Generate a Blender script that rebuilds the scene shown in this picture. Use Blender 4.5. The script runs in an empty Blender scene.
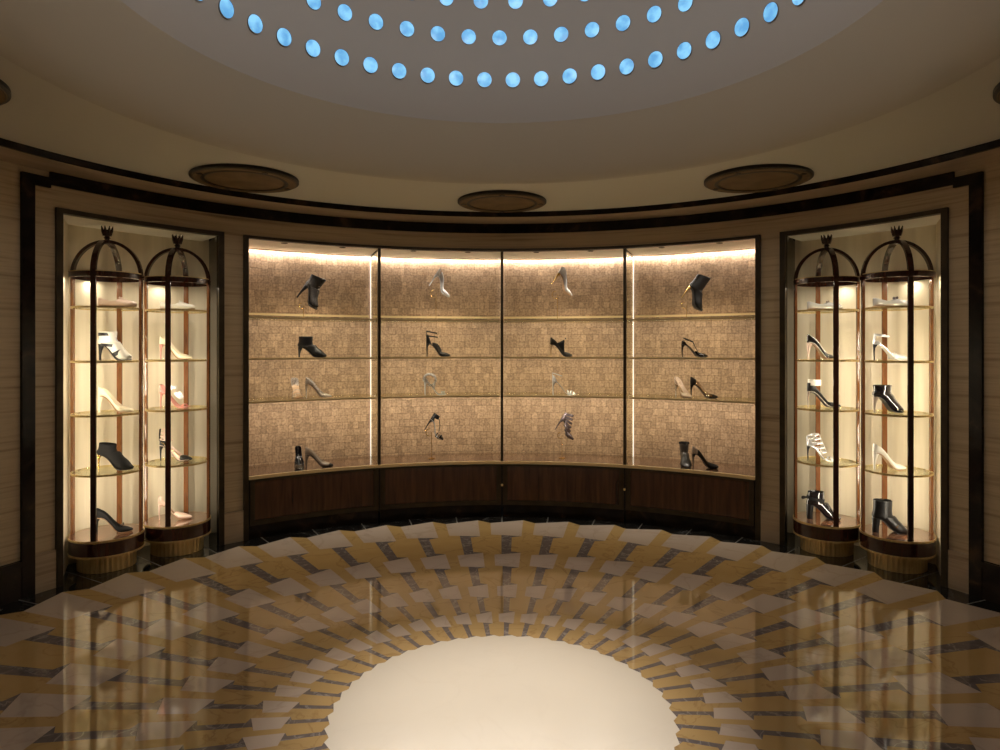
import bpy, math, random
from mathutils import Vector, Matrix
random.seed(7)
D2R = math.pi / 180
S = 1.5                      # metres per unit of eye height: room radii and heights below are in eye heights
SC = bpy.context.scene
COL = SC.collection

# ------------------------------------------------------------------ camera, world, exposure
cam = bpy.data.cameras.new('camera')
camo = bpy.data.objects.new('camera', cam); COL.objects.link(camo)
camo.location = (0, -1.818 * S, 1.0 * S)
camo.rotation_euler = (math.pi / 2, 0, 0)
cam.sensor_width = 36; cam.lens = 36 * 660 / 1000
cam.shift_x = -0.002; cam.shift_y = -0.028
cam.clip_start = 0.02
SC.camera = camo
w = bpy.data.worlds.new('world'); SC.world = w; w.use_nodes = True
w.node_tree.nodes['Background'].inputs[0].default_value = (0.02, 0.02, 0.025, 1)
w.node_tree.nodes['Background'].inputs[1].default_value = 0.2
SC.view_settings.view_transform = 'Standard'
SC.view_settings.look = 'None'
SC.view_settings.gamma = 1
SC.view_settings.use_curve_mapping = False
SC.view_settings.exposure = 0.0

def P(r, a, z):
    """room polar point: radius, angle in degrees from straight ahead (right positive), height about eye level"""
    return Vector((S * r * math.sin(a * D2R), S * r * math.cos(a * D2R), S * (z + 1)))

def lamp(kind, name, loc, energy, color, target=None, **kw):
    l = bpy.data.lights.new(name, kind); l.energy = energy; l.color = color
    for k, v in kw.items(): setattr(l, k, v)
    o = bpy.data.objects.new(name, l); COL.objects.link(o); o.location = loc
    if target is not None:
        o.rotation_euler = (Vector(target) - Vector(loc)).to_track_quat('-Z', 'Y').to_euler()
    return o

WARM = (1.0, 0.80, 0.55); WHITE = (1.0, 0.90, 0.76); COOL = (0.72, 0.84, 1.0)
E_SPOT, E_FILL, E_COVE, E_DOWN, E_SHELF, E_CASE, E_RING = 560, 25, 2.7, 14.0, 1.2, 2.3, 0.34
# the dome's lamp over the middle of the floor and an added, unseen fill light inside the dome
lamp('SPOT', 'dome_spot', (0, 0, S * 2.5), E_SPOT, (1, .92, .82), (0, 0, 0), spot_size=33 * D2R, spot_blend=1.0, shadow_soft_size=0.06)
lamp('POINT', 'dome_fill', (0, -0.35 * S, S * 2.35), E_FILL, (1.0, .92, .83), shadow_soft_size=0.25)

# ------------------------------------------------------------------ materials
def mat(name, base, rough=0.5, metal=0.0, spec=0.5, coat=0.0, emis=None, estr=0.0, alpha=None):
    m = bpy.data.materials.new(name); m.use_nodes = True
    b = m.node_tree.nodes['Principled BSDF']
    b.inputs['Base Color'].default_value = (*base, 1)
    b.inputs['Roughness'].default_value = rough
    b.inputs['Metallic'].default_value = metal
    b.inputs['Specular IOR Level'].default_value = spec
    b.inputs['Coat Weight'].default_value = coat
    b.inputs['Coat Roughness'].default_value = 0.08
    if emis: 
        b.inputs['Emission Color'].default_value = (*emis, 1); b.inputs['Emission Strength'].default_value = estr
    return m

def N(m, t): return m.node_tree.nodes.new(t)
def L(m, a, b): m.node_tree.links.new(a, b)
def BS(m): return m.node_tree.nodes['Principled BSDF']

def noisy(m, stops, scale=(1, 1, 1), nscale=5, detail=6, distort=0.0, coord='Object', bump=0.0, rough=None, bdist=0.01):
    tc = N(m, 'ShaderNodeTexCoord'); mp = N(m, 'ShaderNodeMapping'); n = N(m, 'ShaderNodeTexNoise'); cr = N(m, 'ShaderNodeValToRGB')
    mp.inputs['Scale'].default_value = scale
    n.inputs['Scale'].default_value = nscale; n.inputs['Detail'].default_value = detail; n.inputs['Distortion'].default_value = distort
    L(m, tc.outputs[coord], mp.inputs[0]); L(m, mp.outputs[0], n.inputs['Vector']); L(m, n.outputs['Fac'], cr.inputs[0])
    e = cr.color_ramp.elements
    while len(e) < len(stops): e.new(0.5)
    for k, (p, c) in enumerate(stops): e[k].position = p; e[k].color = (*c, 1)
    L(m, cr.outputs[0], BS(m).inputs['Base Color'])
    if bump:
        bp = N(m, 'ShaderNodeBump'); bp.inputs['Strength'].default_value = bump; bp.inputs['Distance'].default_value = bdist
        L(m, n.outputs['Fac'], bp.inputs['Height']); L(m, bp.outputs[0], BS(m).inputs['Normal'])
    return m

TRAV = noisy(mat('travertine', (.4, .3, .2), .42), [(.25, (.28, .20, .115)), (.42, (.47, .365, .23)), (.55, (.54, .425, .27)), (.72, (.39, .29, .175))],
             (.5, .5, 16), 2.2, 9, .25)
TRAVL = noisy(mat('light_travertine', (.4, .3, .2), .42), [(.30, (.27, .20, .13)), (.5, (.44, .34, .23)), (.72, (.36, .27, .18))],
             (.5, .5, 16), 2.2, 9, .25)
NERO = noisy(mat('dark_marble', (.01, .01, .01), .14, spec=.13), [(.40, (.008, .006, .005)), (.60, (.022, .014, .010)), (.72, (.06, .035, .02))], (1, 1, 1), 5, 8, 1.2)
def veined(name, base, vein, base2, rough, vs=3.2, wid=.012):
    m = mat(name, base, rough)
    tc = N(m, 'ShaderNodeTexCoord'); n = N(m, 'ShaderNodeTexNoise'); n.inputs['Scale'].default_value = vs; n.inputs['Detail'].default_value = 6
    n.inputs['Distortion'].default_value = 1.0
    n2 = N(m, 'ShaderNodeTexNoise'); n2.inputs['Scale'].default_value = vs * 2.5; n2.inputs['Detail'].default_value = 8
    cr = N(m, 'ShaderNodeValToRGB'); e = cr.color_ramp.elements
    e[0].position = .5 - wid; e[0].color = (0, 0, 0, 1); e[1].position = .5; e[1].color = (1, 1, 1, 1)
    k = e.new(.5 + wid); k.color = (0, 0, 0, 1)
    mx = N(m, 'ShaderNodeMix'); mx.data_type = 'RGBA'; mx.inputs[6].default_value = (*base, 1); mx.inputs[7].default_value = (*base2, 1)
    mx2 = N(m, 'ShaderNodeMix'); mx2.data_type = 'RGBA'; mx2.inputs[7].default_value = (*vein, 1)
    mu = N(m, 'ShaderNodeMath'); mu.operation = 'MULTIPLY'
    L(m, tc.outputs['Object'], n.inputs['Vector']); L(m, tc.outputs['Object'], n2.inputs['Vector'])
    L(m, n.outputs['Fac'], cr.inputs[0]); L(m, n2.outputs['Fac'], mx.inputs[0]); L(m, mx.outputs[2], mx2.inputs[6])
    L(m, cr.outputs[0], mu.inputs[0]); L(m, n2.outputs['Fac'], mu.inputs[1]); L(m, mu.outputs[0], mx2.inputs[0])
    L(m, mx2.outputs[2], BS(m).inputs['Base Color'])
    return m
FR = 0.045
F_BLACK = veined('black_floor_marble', (.006, .006, .006), (.25, .25, .25), (.012, .011, .010), FR, 3.0, .006)
F_WHITE = veined('pale_pink_marble', (.46, .375, .32), (.38, .30, .25), (.52, .43, .37), FR, 2.0, .02)
F_YEL = veined('golden_marble', (.40, .26, .105), (.26, .15, .06), (.48, .33, .15), FR, 3.0, .02)
F_GREY = veined('grey_veined_marble', (.085, .07, .07), (.42, .38, .36), (.20, .17, .17), FR, 9.0, .03)
F_DISC = veined('ivory_marble', (.66, .59, .49), (.66, .59, .49), (.70, .635, .535), 0.16, 1.5, .02)
F_JOINT = mat('white_joint', (.13, .125, .115), .3)
SOFFIT = mat('soffit_plaster', (.63, .61, .54), .6)
COVE = mat('cove_plaster', (.54, .51, .45), .6)
DOMEM = mat('dome_plaster', (.47, .45, .44), .6)
BRONZE = noisy(mat('dark_bronze', (.05, .035, .02), .38, .6), [(.3, (.035, .026, .015)), (.7, (.07, .05, .028))], (1, 1, 1), 9, 4)
VENTM = noisy(mat('vent_bronze', (.1, .06, .03), .5, .2, spec=.25), [(.3, (.14, .088, .040)), (.7, (.24, .16, .080))], (1, 1, 1), 7, 6)
VENTD = mat('vent_dark', (.012, .008, .005), .4, .3)
BRASS = noisy(mat('brass', (.60, .42, .17), .36, .6), [(.3, (.58, .42, .18)), (.7, (.80, .62, .30))], (8, 8, .6), 8, 3)
RAIL = mat('pale_brass', (.82, .64, .36), .36, .45)
DECK = noisy(mat('polished_deck', (.1, .05, .03), .10, coat=.6), [(.3, (.085, .042, .024)), (.7, (.15, .08, .048))], (3, 3, 1), 5, 5)
GOLD = mat('gold_metal', (.85, .60, .22), .22, 1.0)
WALNUT = noisy(mat('walnut', (.06, .02, .01), .25, coat=.3), [(.3, (.035, .012, .006)), (.5, (.075, .028, .013)), (.75, (.12, .05, .022))], (10, 10, .8), 3, 6, .5)
MAHOG = noisy(mat('mahogany', (.08, .015, .01), .2, coat=.5), [(.3, (.022, .006, .004)), (.7, (.055, .015, .009))], (6, 6, 1), 4, 5)
LIT_AMBERW = noisy(mat('lit_amber_wood', (.2, .07, .02), .22, coat=.5), [(.3, (.10, .035, .012)), (.5, (.22, .085, .028)), (.75, (.14, .05, .016))], (6, 6, 1.2), 5, 5, .5)
DRUMTOP = noisy(mat('rosewood_top', (.2, .09, .05), .12, coat=.8), [(.3, (.13, .055, .03)), (.7, (.24, .115, .065))], (3, 3, 1), 5, 5)
CREAM = noisy(mat('cream_panel', (.72, .62, .46), .7), [(.35, (.68, .59, .44)), (.65, (.78, .69, .53))], (6, 6, .3), 3, 4)
WHITEC = mat('white_ceiling', (.84, .80, .74), .6)
LEDM = mat('led_strip', (.9, .9, .9), .5, emis=(1, .93, .82), estr=.85)
LEDW = mat('downlight_lens', (.9, .8, .6), .5, emis=(1, .8, .55), estr=1.2)
DARKV = mat('black_metal', (.01, .009, .008), .35, .5)

def glassy(name, tint, gloss=.12, rough=.03, fr=.6):
    m = bpy.data.materials.new(name); m.use_nodes = True; nt = m.node_tree; nt.nodes.clear()
    o = nt.nodes.new('ShaderNodeOutputMaterial'); t = nt.nodes.new('ShaderNodeBsdfTransparent'); g = nt.nodes.new('ShaderNodeBsdfGlossy')
    mx = nt.nodes.new('ShaderNodeMixShader'); lw = nt.nodes.new('ShaderNodeLayerWeight'); ma = nt.nodes.new('ShaderNodeMath')
    ma.operation = 'MULTIPLY_ADD'; ma.inputs[1].default_value = fr; ma.inputs[2].default_value = gloss * .4
    lw.inputs[0].default_value = .25
    t.inputs[0].default_value = (*tint, 1); g.inputs['Roughness'].default_value = rough; g.inputs[0].default_value = (.95, .95, .9, 1)
    nt.links.new(lw.outputs['Fresnel'], ma.inputs[0]); nt.links.new(ma.outputs[0], mx.inputs[0])
    nt.links.new(t.outputs[0], mx.inputs[1]); nt.links.new(g.outputs[0], mx.inputs[2]); nt.links.new(mx.outputs[0], o.inputs[0])
    return m
GLASS = glassy('shelf_glass', (.93, .92, .82))
FINGL = glassy('fin_glass', (.95, .94, .88), .04, .03, .08)

def shingles():
    m = mat('wood_block_cladding', (.4, .25, .13), .55, spec=.35)
    tc = N(m, 'ShaderNodeTexCoord'); nz = N(m, 'ShaderNodeTexNoise'); nz.inputs['Scale'].default_value = 24
    add = N(m, 'ShaderNodeMixRGB'); add.blend_type = 'ADD'; add.inputs[0].default_value = .010
    L(m, tc.outputs['UV'], add.inputs[1]); L(m, nz.outputs['Color'], add.inputs[2]); L(m, tc.outputs['UV'], nz.inputs['Vector'])
    def brick(wd, hg, off, mort, bias=0.0):
        b = N(m, 'ShaderNodeTexBrick'); b.inputs['Scale'].default_value = 1.0
        b.inputs['Brick Width'].default_value = wd; b.inputs['Row Height'].default_value = hg
        b.inputs['Mortar Size'].default_value = mort; b.inputs['Mortar Smooth'].default_value = .3; b.offset = off; b.offset_frequency = 2
        b.squash = .82; b.squash_frequency = 3; b.inputs['Bias'].default_value = bias
        L(m, add.outputs[0], b.inputs['Vector']); return b
    b1 = brick(.058, .062, .43, .0012)
    b1.inputs['Color1'].default_value = (.335, .22, .133, 1); b1.inputs['Color2'].default_value = (.48, .325, .20, 1); b1.inputs['Mortar'].default_value = (.17, .105, .06, 1)
    b2 = brick(.031, .124, .37, 0.0, -.2)
    b2.inputs['Color1'].default_value = (.85, .85, .85, 1); b2.inputs['Color2'].default_value = (1.35, 1.35, 1.35, 1)
    n = N(m, 'ShaderNodeTexNoise'); n.inputs['Scale'].default_value = 55; n.inputs['Detail'].default_value = 6
    L(m, tc.outputs['UV'], n.inputs['Vector'])
    cr = N(m, 'ShaderNodeValToRGB'); e = cr.color_ramp.elements; e[0].position = .3; e[0].color = (.62, .62, .62, 1); e[1].position = .7; e[1].color = (1.25, 1.25, 1.25, 1)
    L(m, n.outputs['Fac'], cr.inputs[0])
    mu = N(m, 'ShaderNodeMixRGB'); mu.blend_type = 'MULTIPLY'; mu.inputs[0].default_value = 1
    b2.inputs['Color1'].default_value = (.90, .89, .88, 1); b2.inputs['Color2'].default_value = (1.08, 1.08, 1.08, 1); b2.inputs['Mortar'].default_value = (1, 1, 1, 1)
    mu0 = N(m, 'ShaderNodeMixRGB'); mu0.blend_type = 'MULTIPLY'; mu0.inputs[0].default_value = 1
    L(m, b1.outputs['Color'], mu0.inputs[1]); L(m, b2.outputs['Color'], mu0.inputs[2]); L(m, mu0.outputs[0], mu.inputs[1]); L(m, cr.outputs[0], mu.inputs[2])
    L(m, mu.outputs[0], BS(m).inputs['Base Color'])
    bp = N(m, 'ShaderNodeBump'); bp.inputs['Strength'].default_value = .7; bp.inputs['Distance'].default_value = .012
    L(m, b1.outputs['Color'], bp.inputs['Height']); L(m, bp.outputs[0], BS(m).inputs['Normal'])
    return m
SHING = shingles()

# ------------------------------------------------------------------ mesh helpers
class MB:
    def __init__(s): s.v = []; s.f = []; s.m = []; s.uv = []
    def face(s, idx, mi=0, uv=None): s.f.append(idx); s.m.append(mi); s.uv.append(uv)
    def quad(s, pts, mi=0, uv=None):
        k = len(s.v); s.v += [tuple(p) for p in pts]; s.face(list(range(k, k + len(pts))), mi, uv)
    def sector(s, r0, r1, a0, a1, z0, z1, step=1.25, mi=0):
        n = max(1, int(math.ceil(abs(a1 - a0) / step))); k = len(s.v)
        for i in range(n + 1):
            a = a0 + (a1 - a0) * i / n
            s.v += [tuple(P(r0, a, z0)), tuple(P(r0, a, z1)), tuple(P(r1, a, z1)), tuple(P(r1, a, z0))]
        for i in range(n):
            b = k + 4 * i; A = (a0 + (a1 - a0) * i / n) * D2R * S; B = (a0 + (a1 - a0) * (i + 1) / n) * D2R * S
            for j in range(4):
                q = [b + j, b + (j + 1) % 4, b + 4 + (j + 1) % 4, b + 4 + j]
                rr = r0 if j == 0 else r1
                zz = [(z0, z1), (z1, z1), (z1, z0), (z0, z0)][j]
                s.face(q, mi, [(A * rr, zz[0] * S), (A * rr, zz[1] * S), (B * rr, zz[1] * S), (B * rr, zz[0] * S)])
        s.face([k + 3, k + 2, k + 1, k], mi); e = k + 4 * n; s.face([e, e + 1, e + 2, e + 3], mi)
        return s
    def box(s, c, d, rot=0.0, mi=0):
        k = len(s.v); R = Matrix.Rotation(rot, 3, 'Z')
        for x in (-1, 1):
            for y in (-1, 1):
                for z in (-1, 1):
                    s.v.append(tuple(Vector(c) + R @ Vector((x * d[0] / 2, y * d[1] / 2, z * d[2] / 2))))
        for q in ((0, 1, 3, 2), (4, 6, 7, 5), (0, 4, 5, 1), (2, 3, 7, 6), (0, 2, 6, 4), (1, 5, 7, 3)): s.face([k + i for i in q], mi)
        return s
    def lathe(s, prof, c=(0, 0, 0), n=32, cap0=True, cap1=True, flute=0.0, mi=0):
        k = len(s.v); m_ = len(prof)
        for i in range(n):
            a = 2 * math.pi * i / n; fl = 1 - flute * (i % 2)
            for r, z in prof: s.v.append((c[0] + r * fl * math.cos(a), c[1] + r * fl * math.sin(a), c[2] + z))
        for i in range(n):
            for j in range(m_ - 1):
                s.face([k + i * m_ + j, k + ((i + 1) % n) * m_ + j, k + ((i + 1) % n) * m_ + j + 1, k + i * m_ + j + 1], mi)
        if cap0: s.face([k + i * m_ for i in range(n)][::-1], mi)
        if cap1: s.face([k + i * m_ + m_ - 1 for i in range(n)], mi)
        return s
    def ringlathe(s, prof, c=(0, 0, 0), n=48):
        """closed profile swept round an axis"""
        k = len(s.v); m_ = len(prof)
        for i in range(n):
            a = 2 * math.pi * i / n
            for r, z in prof: s.v.append((c[0] + r * math.cos(a), c[1] + r * math.sin(a), c[2] + z))
        for i in range(n):
            for j in range(m_):
                s.face([k + i * m_ + j, k + ((i + 1) % n) * m_ + j, k + ((i + 1) % n) * m_ + (j + 1) % m_, k + i * m_ + (j + 1) % m_])
        return s
    def loft(s, rings, cap0=True, cap1=True, closed=True, mi=0):
        k = len(s.v); n = len(rings[0])
        for r in rings: s.v += [tuple(p) for p in r]
        for i in range(len(rings) - 1):
            for j in range(n if closed else n - 1):
                s.face([k + i * n + j, k + i * n + (j + 1) % n, k + (i + 1) * n + (j + 1) % n, k + (i + 1) * n + j], mi)
        if cap0: s.face([k + j for j in range(n)][::-1], mi)
        if cap1: s.face([k + (len(rings) - 1) * n + j for j in range(n)], mi)
        return s
    def tube(s, pts, rad, n=8, closed=False):
        pts = [Vector(p) for p in pts]; rings = []; m_ = len(pts)
        up = Vector((0, 0, 1))
        for i, p in enumerate(pts):
            t = (pts[(i + 1) % m_] - pts[i - 1]) if closed else (pts[min(i + 1, m_ - 1)] - pts[max(i - 1, 0)])
            t.normalize(); u = up if abs(t.z) < .95 else Vector((0, 1, 0))
            a = t.cross(u).normalized(); b = a.cross(t).normalized()
            r = rad[i] if isinstance(rad, (list, tuple)) else rad
            rings.append([p + (a * math.cos(2 * math.pi * j / n) + b * math.sin(2 * math.pi * j / n)) * r for j in range(n)])
        if closed: rings.append(rings[0]); return s.loft(rings, False, False)
        return s.loft(rings)
    def build(s, name, mats, parent=None, smooth=False, loc=(0, 0, 0), fix=True):
        me = bpy.data.meshes.new(name)
        lo = Vector(loc)
        me.from_pydata([tuple(Vector(p) - lo) for p in s.v] if lo.length else s.v, [], s.f)
        for m in (mats if isinstance(mats, (list, tuple)) else [mats]): me.materials.append(m)
        for p, mi in zip(me.polygons, s.m): p.material_index = mi; p.use_smooth = smooth
        if any(u for u in s.uv):
            uv = me.uv_layers.new(name='UVMap')
            for p, u in zip(me.polygons, s.uv):
                if u:
                    for li, c in zip(p.loop_indices, u): uv.data[li].uv = c
        if fix:
            import bmesh
            bm = bmesh.new(); bm.from_mesh(me)
            bmesh.ops.recalc_face_normals(bm, faces=bm.faces)
            bm.to_mesh(me); bm.free()
        if smooth: me.set_sharp_from_angle(angle=.7)
        me.update()
        o = bpy.data.objects.new(name, me); COL.objects.link(o); o.location = loc
        if parent: o.parent = parent
        return o

def struct(o): o['kind'] = 'structure'; return o
def tag(o, label, cat, group=None):
    o['label'] = label; o['category'] = cat
    if group: o['group'] = group
    return o
def thing(name, label, cat, loc=(0, 0, 0), rz=0, group=None):
    o = bpy.data.objects.new(name, None); COL.objects.link(o); o.location = loc; o.rotation_euler = (0, 0, rz)
    o.empty_display_size = .05
    return tag(o, label, cat, group)
def bevel(o, wd=.003, seg=2):
    b = o.modifiers.new('bevel', 'BEVEL'); b.width = wd; b.segments = seg; b.limit_method = 'ANGLE'; b.angle_limit = .9
    return o
def ray(X, r):
    """where a sight line at this bearing meets the circle of radius r: returns the angle round the room in degrees"""
    u = (X - 502) / 660; a = 1 + u * u; b = -2 * 1.818; c = 1.818 ** 2 - r * r
    Dp = (-b + math.sqrt(b * b - 4 * a * c)) / (2 * a)
    return math.degrees(math.atan2(u * Dp, Dp - 1.818))

RW = 2.08                         # wall radius
ZT = .567                         # top of the openings
A_FO, A_FI = 67.17, 65.81         # dark marble frame
A_NO, A_NI = 63.46, 62.75         # case niche frame, outer side (towards the sides of the room)
A_MI, A_MO = 43.2, 42.75          # case niche frame, inner side
A_VO, A_VI = 40.05, 39.35         # middle showcase frame
RB = 2.41                         # back wall of the middle showcase

# ------------------------------------------------------------------ floor
def floor():
    mb = MB(); n = 48; st = 7.5
    #     white band: outer-left r, outer-right r, inner-left r, inner-right r, left deg, right deg ; strip below: grey left deg, grey right deg
    rows = [(1.935, 1.995, 1.702, 1.674, -1.94, 3.52, -.10, 1.80),
            (1.363, 1.392, 1.203, 1.180, -1.52, 3.72, .13, 2.15),
            (.942, .967, .837, .817, -1.27, 3.87, .45, 2.25),
            (.656, .677, .586, .572, -1.10, 4.15, .72, 2.60)]
    def q(r, a): return (S * r * math.sin(a * D2R), S * r * math.cos(a * D2R), 0.0)
    def lerp(a, a0, r0, a1, r1): return r0 + (r1 - r0) * (a - a0) / (a1 - a0)
    rd0, rd1 = .462, .474
    rnd = random.Random(3)
    for i in range(n):
        o = i * st
        for k, (rol, ror, ril, rir, tl, tr, gl, gr) in enumerate(rows):
            mb.quad([q(rol, tl + o), q(ror, tr + o), q(rir, tr + o), q(ril, tl + o)], 1)
            mb.quad([q(ror, tr + o), q(rol, tl + st + o), q(ril, tl + st + o), q(rir, tr + o)], 2)
            if k < 3: nol, nor, _, _, ntl, ntr, _, _ = rows[k + 1]
            else: nol, nor, ntl, ntr = rd0, rd1, -1.1, 4.15
            og = lerp(gl, tl, ril, tr, rir); ig = lerp(gl, ntl, nol, ntr, nor)
            og2 = lerp(gr, tl, ril, tr, rir) - .011 * ril * 1.6; ig2 = lerp(gr, ntl, nol, ntr, nor) + .011 * ril * 1.6
            mb.quad([q(og, gl + o), q(rir, tr + o), q(og2, gr + o), q(ig2, gr + o), q(nor, ntr + o), q(ig, gl + o)], 3)
            mb.quad([q(og2, gr + o), q(rir, tr + o), q(ril, tl + st + o), q(og, gl + st + o), q(ig, gl + st + o), q(nol, ntl + st + o), q(nor, ntr + o), q(ig2, gr + o)], 2)
        rol, ror, tl, tr = rows[0][0], rows[0][1], rows[0][4], rows[0][5]
        # black border with pale joints
        j = .085
        ang = [-j, j, tr, tl + st, st - j]
        rr = [lerp(-j, tl, rol, tr, ror), lerp(j, tl, rol, tr, ror), ror, rol, lerp(-j, tl, rol, tr, ror)]
        for m_ in range(4):
            mb.quad([q(rr[m_], ang[m_] + o), q(rr[m_ + 1], ang[m_ + 1] + o), q(2.75, ang[m_ + 1] + o), q(2.75, ang[m_] + o)], 5 if m_ == 0 else 0)
    mb.quad([p for i in range(n) for p in (q(rd0, -1.1 + i * st), q(rd1, 4.15 + i * st))], 4)
    return struct(mb.build('floor', [F_BLACK, F_WHITE, F_YEL, F_GREY, F_DISC, F_JOINT]))
fl = floor()
for p in fl.data.polygons:
    if p.normal.z < 0: p.flip()
# the slab under the stone
slab = MB().lathe([(2.75 * S, -.12), (2.75 * S, -.002)], n=96); struct(slab.build('floor_slab', NERO))

# ------------------------------------------------------------------ walls
wb = MB()
for s_ in (-1, 1):
    def sec(r0, r1, a, b, z0, z1): wb.sector(r0, r1, s_ * a, s_ * b, z0, z1)
    sec(RW, RW + .12, A_MO, A_VO, -1, ZT)           # pilaster between niche and middle showcase
    sec(RW, RW + .12, A_FO, A_NO, -1, ZT)           # pilaster beside the dark frame
sb = struct(wb.build('wall_back', TRAV))
MB_ = MB(); MB_.sector(RW, RW + .12, -A_FO, A_FO, ZT, .76); struct(MB_.build('wall_back_header', TRAV))
m_ = MB(); m_.sector(RW, RW + .12, A_FO, 180, -1, .76); struct(m_.build('wall_right', TRAV))
m_ = MB(); m_.sector(RW, RW + .12, -180, -A_FO, -1, .76); struct(m_.build('wall_left', TRAV))
m_ = MB(); m_.sector(RW - .012, RW, A_FO + .02, 180, -1, -.85); m_.sector(RW - .02, RW, A_FO + .02, 180, -.87, -.85); struct(m_.build('baseboard_right', NERO))
m_ = MB(); m_.sector(RW - .012, RW, -180, -A_FO - .02, -1, -.85); m_.sector(RW - .02, RW, -180, -A_FO - .02, -.87, -.85); struct(m_.build('baseboard_left', NERO))
m_ = MB()
for s_ in (-1, 1):
    m_.sector(RW - .010, RW, s_ * (A_MO - .02), s_ * (A_VO + .02), -1, -.842)
    m_.sector(RW - .010, RW, s_ * (A_FI - .02), s_ * (A_NO + .02), -1, -.842)
struct(m_.build('baseboard_back', TRAVL))
# dark marble frame round the whole composition
m_ = MB()
m_.sector(RW - .012, RW + .001, -64.1, 64.1, .670, .724)
for s_ in (-1, 1):
    m_.sector(RW - .015, RW + .001, s_ * 64.1, s_ * A_FO, .655, .698)
    m_.sector(RW - .015, RW + .001, s_ * A_FI, s_ * A_FO, -1, .655)
struct(m_.build('trim_1', NERO))
# cornice: tan sloping underside, black bead
def revolve(name, prof, m, n=144, smooth=False):
    b = MB(); b.ringlathe([(r * S, (z + 1) * S) for r, z in prof], n=n); return struct(b.build(name, m, smooth=smooth))
revolve('trim_2', [(1.965, .748), (2.079, .724), (2.10, .724), (2.10, .80), (1.965, .80)], TRAVL)
revolve('trim_3', [(1.952, .745), (1.966, .745), (1.966, .79), (1.952, .785), (1.944, .765)], NERO)
# ceiling: nearly level soffit, rising cove, dome
revolve('ceiling', [(1.97, .770), (1.34, .780), (1.34, .83), (1.97, .83)], SOFFIT, smooth=False)
def shell(name, prof, m, th=.03):
    out = [(r + th, z + th * .3) for r, z in prof]
    return revolve(name, prof + out[::-1], m, smooth=True)
cove = [(1.342, .7795), (1.325, .785), (1.29, .799), (1.24, .836), (1.18, .888), (1.125, .943), (1.085, .985)]
shell('ceiling_cove', cove, COVE)
# dome: springs from the cove, passes the rings of lights
dome_prof = [(1.088, .985), (1.070, 1.03), (1.052, 1.085), (1.033, 1.152), (1.022, 1.24), (1.015, 1.325), (.992, 1.47), (.945, 1.62), (.85, 1.80), (.70, 1.97), (.5, 2.10), (.27, 2.18), (.02, 2.21)]
def cr_pts(pts, per=4):
    out = []
    for i in range(len(pts) - 1):
        p0, p1, p2, p3 = pts[max(i - 1, 0)], pts[i], pts[i + 1], pts[min(i + 2, len(pts) - 1)]
        for k in range(per):
            t = k / per
            out.append(tuple(.5 * ((2 * b) + (-a + c) * t + (2 * a - 5 * b + 4 * c - d) * t * t + (-a + 3 * b - 3 * c + d) * t ** 3) for a, b, c, d in zip(p0, p1, p2, p3)))
    out.append(pts[-1]); return out
# the lamp on the axis is mounted at the crown, so the dome closes above it
dome_prof = [(r, z if z < 1.7 else 1.7 + (z - 1.7) * 2.2) for r, z in dome_prof]
shell('ceiling_dome', cr_pts(dome_prof, 3), DOMEM)

# ------------------------------------------------------------------ blue dome lights
def blue_lens():
    m = mat('blue_lens', (.1, .3, .6), .3)
    tc = N(m, 'ShaderNodeTexCoord'); n = N(m, 'ShaderNodeTexNoise'); n.inputs['Scale'].default_value = 14; n.inputs['Detail'].default_value = 3
    cr = N(m, 'ShaderNodeValToRGB'); e = cr.color_ramp.elements
    e[0].position = .36; e[0].color = (.10, .33, .62, 1); e[1].position = .60; e[1].color = (.26, .62, .92, 1)
    oi = N(m, 'ShaderNodeObjectInfo'); ad = N(m, 'ShaderNodeVectorMath'); ad.operation = 'ADD'
    L(m, tc.outputs['Object'], ad.inputs[0]); L(m, oi.outputs['Location'], ad.inputs[1]); L(m, ad.outputs[0], n.inputs['Vector'])
    L(m, n.outputs['Fac'], cr.inputs[0]); L(m, cr.outputs[0], BS(m).inputs['Emission Color']); BS(m).inputs['Emission Strength'].default_value = 1.0
    return m
BLUE = blue_lens()
RIM = mat('light_rim', (.30, .33, .37), .35, .3)
first_light = None
def dome_light(r, z, nz, a, label, group):
    """lens disc facing into the room; nz tilts it down"""
    global first_light
    if first_light is None:
        t = thing('dome_light', label, 'ceiling light', group=group)
        R = .047
        MB().ringlathe([(R * 1.02, -.012), (R * 1.02, .002), (R * .98, .002), (R * .98, -.012)], n=28).build('rim', RIM, t, True)
        MB().lathe([(R * .985, -.006), (R * .97, .001), (R * .6, .0035), (R * .02, .0045)], n=28, cap1=False).build('lens', BLUE, t, True)
        first_light = t; o = t
    else:
        o = first_light.copy(); COL.objects.link(o); tag(o, label, 'ceiling light', group)
        for c in first_light.children:
            k = c.copy(); COL.objects.link(k); k.parent = o
    p = P(r - .004, a, z); nrm = Vector((-math.sin(a * D2R), -math.cos(a * D2R), nz)).normalized()
    o.location = p; o.rotation_euler = nrm.to_track_quat('Z', 'Y').to_euler()
    return o
ORD = ['first', 'second', 'third', 'fourth', 'fifth', 'sixth', 'seventh', 'eighth', 'ninth', 'tenth', 'eleventh', 'twelfth', 'thirteenth', 'fourteenth', 'fifteenth', 'sixteenth', 'seventeenth', 'eighteenth', 'nineteenth', 'twentieth']
def dl(row, k, n):
    if k < 0 or k >= n: return 'round blue dome light in the %s row, beyond the picture' % row
    return 'round blue dome light, %s from the left in the %s row' % (ORD[k], row)
for i in range(-12, 12):
    dome_light(1.033, 1.152, -.14, 2.6 + 6.81 * i, dl('lowest', i + 10, 20), 'blue lights, lowest row of the dome')
for i in range(-9, 10):
    dome_light(1.015, 1.325, -.12, -.6 + 7.48 * i, dl('second', i + 6, 13), 'blue lights, second row of the dome')
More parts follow.
